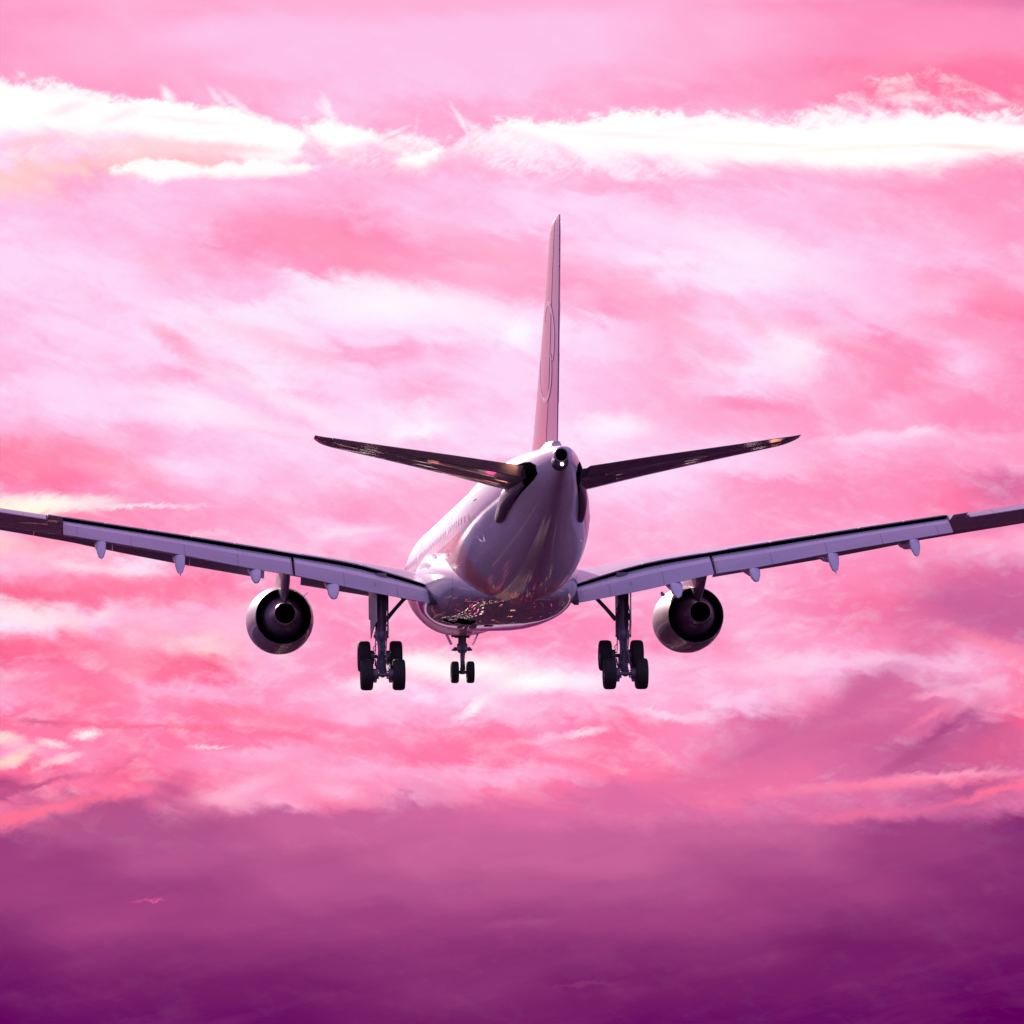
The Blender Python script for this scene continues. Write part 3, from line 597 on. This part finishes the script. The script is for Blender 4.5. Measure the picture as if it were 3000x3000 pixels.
# wings ---------------------------------------------------
WT = [  # x, LE s, LE z, TE s (spoiler edge), TE z, thickness
    (1.5, 19.6, -1.15, 31.60, -1.95, 1.50), (2.6, 20.3, -1.12, 31.60, -1.72, 1.50), (3.3, 20.9, -1.10, 31.64, -1.48, 1.45), (6.3, 22.76, -.72, 31.9, -.62, 1.12), (9.2, 24.55, -.36, 32.1, -.12, 1.0),
    (11.5, 26.0, -.06, 32.8, .22, .92), (14.4, 27.8, .28, 33.6, .64, .82), (19.42, 30.9, .90, 35.3, 1.31, .64)]
WO = [(19.42, 30.9, .90, 37.0, 1.20, .56), (22.5, 32.8, 1.18, 37.7, 1.66, .46), (27.5, 35.9, 1.85, 39.2, 2.35, .32), (29.1, 36.9, 2.1, 39.6, 2.6, .24)]
def te_full(x): return interp(WO, x)[2:4]
def wing_side(sgn):
    bm = bmesh.new(); rings = []
    for x in [1.5, 2.2, 2.9, 3.6, 4.5, 5.4, 6.3, 7.2, 8.2, 9.2, 10.3, 11.5, 13, 14.4, 16, 17.7, 19.42]:
        ls, lz, ts, tz, t = interp(WT, x); rings.append(foil(x, ls, lz, ts, tz, t, .0, .035, .85))
    loft(bm, mirror(rings, sgn)); wing = obj('wing', bm, WING, plane)
    # outer wing: fixed skin, with the aileron cut out from 20.1 to 27.6
    bm = bmesh.new(); rings = []
    for x, frac in [(19.43, 1.0), (20.05, 1.0), (20.08, .80), (22.5, .80), (25, .79), (27.55, .76), (27.58, 1.0), (28.3, 1.0), (29.1, 1.0)]:
        ls, lz, ts, tz, t = interp(WO, x)
        full = foil(x, ls, lz, ts, tz, t, 0, .03, .85)
        if frac < 1:
            hs, hz_ = lerp(ls, ts, frac), lerp(lz, tz, frac); th = naca(frac) * t
            pts = []
            for u in US: 
                uu = u * frac; h = naca(uu) * t; pts.append((uu, h))
            up_ = [P(x, lerp(ls, ts, uu), lerp(lz, tz, uu) + h) for uu, h in pts]; lo_ = [P(x, lerp(ls, ts, uu), lerp(lz, tz, uu) - h * .85) for uu, h in pts]
            full = up_ + lo_[::-1][:-1]
        rings.append(full)
    loft(bm, mirror(rings, sgn)); obj('outer_wing', bm, WING, wing)
    for xa, xb in ((20.15, 23.7), (23.76, 27.5)):
        bm = bmesh.new(); rings = []
        for k in range(5):
            x = lerp(xa, xb, k / 4); ls, lz, ts, tz, t = interp(WO, x); f = lerp(.80, .76, (x - 20.1) / 7.4)
            hs, hz_ = lerp(ls, ts, f) + .04, lerp(lz, tz, f); th = naca(f) * t; L = ts - hs; a = rad(13)
            te = (hs + L * math.cos(a), hz_ + th * .9 - L * math.sin(a))
            rings.append([P(x, hs, hz_ + th * .97), P(x, lerp(hs, te[0], .5), lerp(hz_ + th * .97, te[1] + .02, .5) + .02), P(x, te[0], te[1] + .015), P(x, te[0], te[1] - .015), P(x, hs, hz_ - th * .8)])
        loft(bm, mirror(rings, sgn)); obj('aileron', bm, FLAP, wing)
    # winglet
    bm = bmesh.new(); rings = []
    for q in (0, .15, .35, .6, 1.0):
        x = 29.1 + .75 * q**.7; z = 2.35 + 2.3 * q; ls = 36.9 + 2.4 * q; ts = 39.6 + .75 * q
        rings.append([Vector((p.x, p.y, p.z)) for p in foil(x, ls, z - .25 * (1 - q), ts, z + .25 * (1 - q), .16 * (1 - q) + .06)])
        if q > 0: rings[-1] = [P(x + (.06 + .1 * (1 - q)) * naca((i if i <= 16 else 32 - i) / 16) * (1 if i <= 16 else -1), lerp(ls, ts, US[i if i <= 16 else 32 - i]), z) for i in range(len(rings[-1]))]
    loft(bm, mirror(rings, sgn)); obj('winglet', bm, WHITE, wing)
    # slats, drooped ahead of the leading edge
    for xa, xb in ((4.4, 8.5), (10.2, 13.63), (13.64, 17.13), (17.14, 20.63), (20.64, 24.13), (24.14, 27.9)):
        bm = bmesh.new(); rings = []
        for k in range(5):
            x = lerp(xa, xb, k / 4); row = interp(WT, x) if x < 19.4 else interp(WO, x); dr = interp([(4, .5), (10, .52), (14.4, .46), (17.8, .34), (22, .12), (28, .08)], x)[0]
            ls, lz, ts, tz, t = row; ch = (ts - ls) * .13 + .25
            rings.append(foil(x, ls - .55 * ch - .12, lz - dr, ls + .38 * ch, lz + .33 * t + .02, .26 * ch))
        loft(bm, mirror(rings, sgn)); obj('slat', bm, WING, wing)
    # flaps: leading edge tucked under the spoiler edge, trailing edge well down
    FE = [(3.28, 33.43, -2.40), (6.2, 33.65, -1.85), (9.3, 33.95, -1.17), (11.1, 34.35, -.91), (14.5, 35.45, -.31), (19.42, 37.12, .44)]
    flaps = []
    for xa, xb in ((3.3, 9.22), (9.34, 19.40)):
        bm = bmesh.new(); rings = []; n = 8 if xa < 5 else 12
        for k in range(n + 1):
            x = lerp(xa, xb, k / n); ls, lz, ts, tz, t = interp(WT, x); fs, fz_ = interp(FE, x); cf = math.hypot(fs - ts, fz_ - tz)
            rings.append(foil(x, ts - .30, tz - .22, fs, fz_, .34 if xa < 5 else .30, .03, .03, .7))
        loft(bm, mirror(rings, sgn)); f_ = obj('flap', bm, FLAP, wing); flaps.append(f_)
        # rubbing strip: the part of the flap that hides under the spoilers in cruise
        bm = bmesh.new(); rings = []
        for k in range(n + 1):
            x = lerp(xa + .05, xb - .05, k / n); r = foil(x, *[v for v in (interp(WT, x)[2] - .30, interp(WT, x)[3] - .22)], *interp(FE, x), .34 if xa < 5 else .30, .03, .03, .7)
            a_, b_ = r[6], r[8]
            rings.append([a_ + Vector((0, 0, -.02)), a_ + Vector((0, 0, .006)), r[7] + Vector((0, 0, .006)), b_ + Vector((0, 0, .006)), b_ + Vector((0, 0, -.02))])
        loft(bm, mirror(rings, sgn)); obj('rubbing_strip', bm, WING, wing)
    bm = bmesh.new()
    loft(bm, mirror([[P(x, s, z) for s, z in ((31.5, -1.62 - o), (32.6, -1.86 - o), (33.35, -2.28 + o), (33.38, -2.50 + o), (32.3, -2.35 + o), (31.5, -2.1 + o))] for x, o in ((3.02, .05), (3.08, 0), (3.29, 0))], sgn)); obj('flap_end_seal', bm, DUCT, wing)
    # black strip: the dark unpainted cove, plus the flap gap's shadow put into colour
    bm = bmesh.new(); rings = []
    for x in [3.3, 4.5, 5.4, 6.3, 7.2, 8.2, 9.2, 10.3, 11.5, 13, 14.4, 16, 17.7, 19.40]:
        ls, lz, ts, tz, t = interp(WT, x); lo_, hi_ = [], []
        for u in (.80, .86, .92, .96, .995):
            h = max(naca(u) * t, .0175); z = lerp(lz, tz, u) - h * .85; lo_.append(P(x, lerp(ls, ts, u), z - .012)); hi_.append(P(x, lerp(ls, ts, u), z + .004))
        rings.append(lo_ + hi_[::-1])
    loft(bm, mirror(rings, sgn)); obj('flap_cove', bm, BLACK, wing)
    # spoiler panels proud of the wing skin
    for xa, xb in ((3.9, 6.2), (6.3, 8.9), (10.0, 11.8), (11.9, 13.7), (13.8, 15.6), (15.7, 17.5), (17.6, 19.3)):
        bm = bmesh.new(); rings = []
        for k in range(4):
            x = lerp(xa, xb, k / 3); ls, lz, ts, tz, t = interp(WT, x)
            def topz(u): return lerp(lz, tz, u) + max(naca(u) * t, .02)
            uu = [1 - (1.15 / (ts - ls)) * q for q in (1, .66, .33, 0)]
            top = [P(x, lerp(ls, ts, u) + (.03 if u > .999 else 0), topz(u) + .012) for u in uu]; bot = [P(x, lerp(ls, ts, u), topz(u) - .03) for u in uu]
            rings.append(top + bot[::-1])
        loft(bm, mirror(rings, sgn)); obj('spoiler', bm, WING, wing)
    # flap track fairings: (x, tail tip s, tail tip z)
    for x, ts_, tz_, w_ in ((7.57, 34.55, -2.26, .29), (10.98, 35.05, -1.57, .25), (14.33, 36.15, -1.24, .25), (17.77, 37.35, -.63, .23)):
        ls, lz, te_s, te_z, t = interp(WT, x); fs, fz_ = interp(FE, x)
        a = Vector((te_s - 3.4, lz * .3 + te_z * .7 - .55)); bq = Vector((te_s - .9, te_z - .85)); cq = Vector((fs, fz_ - .12)); dq = Vector((ts_, tz_))
        path = [(a, .02, .02), (lerp(a, bq, .25), .6, .20), (lerp(a, bq, .6), .9, .30), (bq, 1.0, .36), (lerp(bq, cq, .55), 1.0, .36), (cq, .95, .32), (lerp(cq, dq, .45), .86, .25), (lerp(cq, dq, .8), .55, .15), (dq, .05, .03)]
        bm = bmesh.new(); rings = []
        for k, (p, fw, fh) in enumerate(path):
            pa = path[max(k - 1, 0)][0]; pb = path[min(k + 1, len(path) - 1)][0]; d = (pb - pa).normalized(); nrm = Vector((-d.y, d.x))
            ring = []
            for i in range(14):
                an = 2 * math.pi * i / 14; c_, s_ = math.cos(an), math.sin(an)
                hh = fh * (.35 if s_ > 0 else 1.0) * abs(s_)**.8 * math.copysign(1, s_)
                q = p + nrm * hh; ring.append(P(x + w_ * fw * abs(c_)**.8 * math.copysign(1, c_), q.x, q.y))
            rings.append(ring)
        loft(bm, mirror(rings, sgn)); obj('flap_track_fairing', bm, CANOE, wing, sharp=50)
    for x, s, z in ((14.33, 36.12, -1.22), (29.8, 40.3, 4.6)):
        bm = bmesh.new(); tube(bm, [P(sgn * x, s, z), P(sgn * x, s + .22, z - .12)], .014, 6); obj('static_wick', bm, BLACK, wing)
    return wing
wings = {sgn: wing_side(sgn) for sgn in (-1, 1)}

# engines -------------------------------------------------
EZ = -2.55
for sgn in (-1, 1):
    cx = 9.36 * sgn
    bm = bmesh.new()
    revolve(bm, [(19.55, 1.40), (20.2, 1.49), (21.2, 1.535), (22.2, 1.52), (23.4, 1.45), (24.4, 1.355), (25.2, 1.262), (25.2, 1.235), (24.6, 1.25), (23.6, 1.27), (22.4, 1.26), (21.9, 1.24)], cx, EZ, 64)
    nac = obj('engine', bm, NAC, plane)
    bm = bmesh.new(); revolve(bm, [(19.56, 1.395), (19.3, 1.33), (19.22, 1.26), (19.3, 1.20), (19.7, 1.16), (20.6, 1.18)], cx, EZ, 64); obj('inlet_lip', bm, CHROME, nac)
    bm = bmesh.new(); revolve(bm, [(20.6, 1.18), (20.7, .5), (20.5, .35), (20.1, .05)], cx, EZ, 48, (False, True)); obj('fan', bm, DARKM, nac)
    bm = bmesh.new(); revolve(bm, [(21.95, 1.245), (22.0, .8), (22.05, .5)], cx, EZ, 48); obj('bypass_duct', bm, DUCT, nac)
    bm = bmesh.new(); revolve(bm, [(22.0, .98), (23.2, 1.0), (24.4, .96), (25.4, .80), (26.1, .64), (26.5, .57)], cx, EZ + .03, 48); obj('core_cowl', bm, DARKM, nac)
    bm = bmesh.new(); revolve(bm, [(26.45, .575), (27.0, .475), (27.0, .455), (26.2, .46), (25.6, .46)], cx, EZ + .05, 40); obj('core_nozzle', bm, DARKM, nac)
    bm = bmesh.new(); revolve(bm, [(26.2, .458), (25.9, .40), (25.9, .3), (26.5, .18), (26.9, .04)], cx, EZ + .05, 32, (False, True)); obj('exhaust_plug', bm, BLACK, nac)
    bm = bmesh.new(); revolve(bm, [(26.88, .452), (26.4, .44), (26.3, .05)], cx, EZ + .05, 32, (False, True)); obj('core_opening', bm, BLACK, nac)
    # pylon
    bm = bmesh.new(); rings = []
    for s, zb_, zt_, hw_ in ((19.9, -1.12, -1.02, .06), (20.8, -1.2, -.78, .16), (22.5, -1.6, -.55, .21), (24.5, -1.9, -.45, .23), (25.6, -2.0, -.45, .23), (26.8, -1.98, -.45, .21), (27.8, -1.62, -.45, .19), (29.0, -1.15, -.42, .14), (30.2, -.62, -.42, .05)):
        rings.append([P(cx + k * hw_, s, z) for k, z in ((-.9, zt_), (-1, lerp(zb_, zt_, .45)), (-.55, lerp(zb_, zt_, .08)), (0, zb_), (.55, lerp(zb_, zt_, .08)), (1, lerp(zb_, zt_, .45)), (.9, zt_))])
    loft(bm, rings); obj('pylon', bm, NAC, nac, sharp=60)
    # strake on the inboard side
    bm = bmesh.new(); A = [(20.6, 1.50), (21.6, 1.75), (22.2, 1.76), (22.3, 1.50)]
    for off in (-.015, .015): pass
    ang = rad(135 if sgn > 0 else 45)
    def sp(s, r_, off): return P(cx + r_ * math.cos(ang) - off * math.sin(ang), s, EZ + r_ * math.sin(ang) + off * math.cos(ang))
    loft(bm, [[sp(s, r_, o) for s, r_ in A] for o in (-.015, .015)]); obj('nacelle_strake', bm, NAC, nac)

# landing gear --------------------------------------------
def wheel_bm(c, r, w_, tilt=0):
    """tyre of revolution about the x axis through c"""
    prof = [(-.40, .58), (-.47, .66), (-.50, .78), (-.49, .88), (-.43, .95), (-.33, .985), (-.2, 1.0), (-.12, 1.0), (-.11, .985), (-.09, 1.0), (.09, 1.0), (.11, .985), (.12, 1.0), (.2, 1.0), (.33, .985), (.43, .95), (.49, .88), (.50, .78), (.47, .66), (.40, .58)]
    bm = bmesh.new(); n = 40
    loft(bm, [[Vector(c) + Vector((a * w_, q * r * math.cos(2 * math.pi * i / n), q * r * math.sin(2 * math.pi * i / n))) for i in range(n)] for a, q in prof], (False, False))
    return bm
def rim_bm(c, r, w_):
    bm = bmesh.new(); n = 28
    for sg in (-1, 1):
        loft(bm, [[Vector(c) + Vector((sg * a * w_, q * r * math.cos(2 * math.pi * i / n), q * r * math.sin(2 * math.pi * i / n))) for i in range(n)] for a, q in ((.41, .59), (.38, .55), (.26, .48), (.24, .22), (.36, .18), (.38, .05))], (False, True))
    return bm
for sgn in (-1, 1):
    gx = 5.36 * sgn
    top = P(gx * 1.0, 31.9, -1.0); mid = P(gx, 32.0, -3.75); low = P(gx, 32.02, -5.0)
    bm = bmesh.new()
    tube(bm, [top, P(gx, 31.95, -2.0), P(gx, 31.98, -3.55)], [.27, .25, .22], 20)
    tube(bm, [P(gx, 31.98, -3.5), P(gx, 32, -3.62), P(gx, 32, -3.85), P(gx, 32, -4.0)], [.23, .30, .30, .20], 20)
    tube(bm, [P(gx, 32, -3.9), low], [.15, .15], 18)
    tube(bm, [P(gx - .33, 32.0, -3.78), P(gx + .33, 32.0, -3.78)], .075, 10)
    tube(bm, [P(gx + .30 * -sgn, 32.05, -1.6), P(gx + .30 * -sgn, 32.05, -3.7)], .035, 8)
    tube(bm, [P(gx + .22, 32.3, -1.8), P(gx + .20, 32.3, -3.3), P(gx + .12, 32.35, -4.6)], .028, 8)
    tube(bm, [P(gx - .2, 31.7, -2.2), P(gx - .24, 31.8, -4.3), P(gx - .3, 32.3, -5.1)], .022, 8)
    tube(bm, [P(gx + .16, 32.25, -2.0), P(gx + .30, 32.3, -2.9), P(gx + .26, 32.3, -3.6), P(gx + .18, 32.4, -4.4), P(gx + .22, 32.7, -5.1)], .022, 6)
    tube(bm, [P(gx - .14, 32.25, -3.0), P(gx - .20, 32.35, -3.9), P(gx - .12, 32.4, -4.6)], .022, 6)
    for zq in (-1.9, -2.6, -3.3): tube(bm, [P(gx, 31.95, zq - .04), P(gx, 31.95, zq + .04)], .275, 20)
    box(bm, P(gx + .24 * sgn, 31.9, -2.95), (.07, .12, .16), None, .02); box(bm, P(gx - .2 * sgn, 32.1, -2.2), (.06, .08, .22), None, .02)
    gear = obj('main_landing_gear', bm, GEAR, plane)
    fa = Vector(P(gx, 31.02, -4.63)); ra = Vector(P(gx, 33.0, -5.52))
    if True:
        bm = bmesh.new(); tube(bm, [fa, lerp(fa, ra, .25), lerp(fa, ra, .5), lerp(fa, ra, .75), ra], [.13, .17, .21, .17, .14], 14); box(bm, lerp(fa, ra, .5) + Vector((0, 0, .08)), (.20, .24, .16), None, .03)
        obj('bogie_beam', bm, GEAR, gear)
    for ax in (fa, ra):
        bm = bmesh.new(); tube(bm, [ax - Vector((.78, 0, 0)), ax + Vector((.78, 0, 0))], .085, 14)
        for k in (-1, 1):
            tube(bm, [ax + Vector((k * .26, 0, 0)), ax + Vector((k * .48, 0, 0))], .27, 20)
            box(bm, ax + Vector((k * .34, -.04, -.26)), (.07, .10, .09), None, .02)
        for k in (-1, 1):
            for q in range(6):
                an = q * math.pi / 3; tube(bm, [ax + Vector((k * .20, .17 * math.cos(an), .17 * math.sin(an))), ax + Vector((k * .27, .17 * math.cos(an), .17 * math.sin(an)))], .035, 6)
            tube(bm, [ax + Vector((k * .22, .05, .25)), ax + Vector((k * .30, -.1, .38)), ax + Vector((k * .15, -.15, .55))], .018, 6)
        obj('axle', bm, GEAR, gear)
        for k in (-1, 1):
            c_ = ax + Vector((k * .705, 0, 0))
            wh = obj('wheel', wheel_bm(c_, .69, .54), TYRE, gear, sharp=60)
            obj('wheel_rim', rim_bm(c_, .69, .54), RIM, gear)
    for k in (-1, 1):
        bm = bmesh.new(); tube(bm, [fa + Vector((k * .2, 0, -.2)), ra + Vector((k * .2, 0, -.16))], .035, 8); obj('brake_rod', bm, GEAR, gear)
    bm = bmesh.new()
    for k in (-1, 1):
        tube(bm, [P(gx + k * .12, 32.15, -3.9), P(gx + k * .05, 32.65, -4.45)], .05, 8); tube(bm, [P(gx + k * .05, 32.65, -4.45), P(gx + k * .14, 32.2, -5.0)], .05, 8)
    obj('torque_link', bm, GEAR, gear)
    bm = bmesh.new(); tube(bm, [P(5.12 * sgn, 31.3, -3.05), P(4.70 * sgn, 31.2, -2.55), P(4.22 * sgn, 31.1, -2.02)], [.10, .085, .085], 12)
    tube(bm, [P(4.30 * sgn, 31.1, -2.08), P(4.75 * sgn, 31.3, -1.78)], .06, 10); tube(bm, [P(4.1 * sgn, 30.8, -1.98), P(4.3 * sgn, 31.5, -2.1)], .09, 10)
    obj('side_stay', bm, GEAR, gear)
    # door: hangs outboard of the leg, toed out
    bm = bmesh.new(); A = []
    for s, z in ((30.75, -1.25), (33.1, -1.45), (33.1, -3.20), (32.6, -3.30), (31.9, -3.55), (31.35, -3.85), (31.25, -3.02), (30.8, -2.98)):
        xx = 5.62 + (33.1 - s) * .085 + (-1.3 - z) * .0; A.append((xx, s, z))
    loft(bm, [[P(sgn * (x + o), s, z) for x, s, z in A] for o in (-.02, .02)]); obj('gear_door', bm, WING, gear)

bm = bmesh.new()
tube(bm, [P(.08, 6.6, -2.2), P(.08, 6.66, -3.15)], [.20, .19], 18)
tube(bm, [P(.08, 6.66, -2.95), P(.08, 6.68, -3.25), P(.08, 6.68, -3.4)], [.25, .27, .16], 18)
tube(bm, [P(.08, 6.68, -3.3), P(.08, 6.75, -4.34)], [.11, .10], 16)
tube(bm, [P(.08, 5.0, -2.3), P(.08, 6.5, -3.0)], .08, 10)
tube(bm, [P(-.28, 6.6, -2.62), P(.44, 6.6, -2.62)], .05, 8)
ng = obj('nose_landing_gear', bm, GEAR, plane)
bm = bmesh.new()
tube(bm, [P(-.42, 6.6, -3.24), P(.56, 6.6, -3.24)], .05, 10)
for k in (-1, 1): tube(bm, [P(.08 + k * .33, 6.45, -3.2), P(.08 + k * .33, 6.66, -3.2)], .10, 14)
obj('light_bar', bm, GEAR, ng)
bm = bmesh.new()
for k in (-1, 1): tube(bm, [P(.08 + k * .1, 6.9, -3.3), P(.08 + k * .04, 7.15, -3.75)], .035, 8); tube(bm, [P(.08 + k * .04, 7.15, -3.75), P(.08 + k * .1, 6.85, -4.2)], .035, 8)
obj('torque_link', bm, GEAR, ng)
bm = bmesh.new(); tube(bm, [P(-.30, 6.75, -4.32), P(.46, 6.75, -4.32)], .075, 12); tube(bm, [P(.08, 6.75, -4.1), P(.08, 6.75, -4.42)], .12, 12); obj('axle', bm, GEAR, ng)
for k in (-1, 1):
    c_ = P(.08 + k * .375, 6.75, -4.32)
    obj('wheel', wheel_bm(c_, .53, .37), TYRE, ng, sharp=60); obj('wheel_rim', rim_bm(c_, .53, .37), RIM, ng)
for k in (-1, 1):
    bm = bmesh.new(); loft(bm, [[P(.08 + k * (.78 + o), s, -2.42) , P(.08 + k * (.50 + o), s, -3.0)] for s, o in ((6.2, 0), (7.1, 0), (7.1, .03), (6.2, .03))] , (False, False)); 
    bm.free(); bm = bmesh.new()
    q = [(.80, -2.35), (.50, -2.98), (.53, -2.99), (.83, -2.36)]
    loft(bm, [[P(.08 + k * x, s, z) for x, z in q] for s in (6.0, 7.15)]); obj('gear_door', bm, WHITE, ng)
# black bay recess under the nose, and vent slots under the belly fairing
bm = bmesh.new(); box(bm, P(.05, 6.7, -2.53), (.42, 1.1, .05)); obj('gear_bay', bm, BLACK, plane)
def belly_z(x, s):
    hw, zb, zt = interp(BT, s); return zt - (zt - zb) * (1 - (abs(x) / hw)**3.1)**(1 / 3.1)
for x0, x1, s0, s1 in ((-2.45, -1.95, 29.4, 30.4), (-2.0, -1.25, 30.4, 33.2), (-.62, -.25, 29.4, 30.3)):
    bm = bmesh.new()
    loft(bm, [[P(lerp(x0, x1, k / 4), s, belly_z(lerp(x0, x1, k / 4), s) + o) for k in range(5)] + [P(lerp(x1, x0, k / 4), s, belly_z(lerp(x1, x0, k / 4), s) + .05) for k in range(5)] for s, o in ((s0, -.012), (lerp(s0, s1, .5), -.012), (s1, -.012))])
    obj('vent_slot', bm, BLACK, belly)

# ------------------------------------------------------------------ ground: out of the frame, reflected in the belly
def sheet(name, x0, x1, y0, y1, z, m):
    bm = bmesh.new(); vs = [bm.verts.new(p) for p in ((x0, y0, z), (x1, y0, z), (x1, y1, z), (x0, y1, z))]; bm.faces.new(vs)
    o = obj(name, bm, m, None); o['kind'] = 'structure'; return o
GRASS = mat('airfield grass', (.042, .014, .038), .9, 0, 0, .4, .02, None, (1, 1, 1), spec=0.0)
ASPH = mat('asphalt', (.018, .012, .02), .9, 0, 0, .2, .1, None, (1, 1, 1), spec=0.0)
sheet('ground', -25000, 25000, -25000, 25000, 0, GRASS)
sheet('runway', -1, 47, 420, 3600, .02, ASPH)
# lamps of the airfield and the town ahead, mirrored in the glossy underside
def lamp_mat(name, c, e):
    m = bpy.data.materials.new(name); m.use_nodes = True; b = m.node_tree.nodes['Principled BSDF']
    b.inputs['Base Color'].default_value = (.02, .02, .02, 1); b.inputs['Emission Color'].default_value = (*c, 1); b.inputs['Emission Strength'].default_value = e
    return m
LM = [lamp_mat('amber lamp', (1, .40, .26), 7), lamp_mat('pale lamp', (1, .72, .68), 8), lamp_mat('red lamp', (1, .04, .30), 8)]
bm = bmesh.new(); rnd = random.Random(11)
def lamp(x, y, r, k):
    g = bmesh.ops.create_cone(bm, cap_ends=True, segments=8, radius1=r * .7, radius2=r, depth=.5, matrix=Matrix.Translation((x + 23, y, .45)))
    for f in {f for v in g['verts'] for f in v.link_faces}: f.material_index = k
for y in range(330, 620, 26):                                   # approach bars
    for k in range(-2, 3): lamp(k * 3.2, y, .55, 1 if k else 0)
for k in range(-5, 6): lamp(k * 3.4, 452, .6, 2)
for y in range(640, 3400, 60):
    for x in (-25, 25): lamp(x, y, .5, 0)
for y in range(640, 1000, 22):
    for x in (-8, 8): lamp(x, y, .4, 1)
for _ in range(230):
    y = 360 + 2600 * rnd.random()**2; x = rnd.choice((-1, 1)) * rnd.uniform(12, 60 + y * .16); lamp(x, y, rnd.uniform(.3, .5 + y / 2000), rnd.choice((0, 0, 1, 2)))
for c in range(9):
    x0, y0 = rnd.uniform(-160, 160), rnd.uniform(340, 1300)
    for k in range(10): lamp(x0 + k * rnd.uniform(4, 7), y0 + k * rnd.uniform(-2, 6), .7, 0 if c % 3 else 2)
me = bpy.data.meshes.new('airfield_lights'); bm.to_mesh(me); bm.free()
for m in LM: me.materials.append(m)
al = bpy.data.objects.new('airfield_lights', me); C.objects.link(al); al['kind'] = 'stuff'
al['label'] = 'small amber, white and red lamps scattered over the dark airfield ahead, mirrored in the belly'; al['category'] = 'lights'
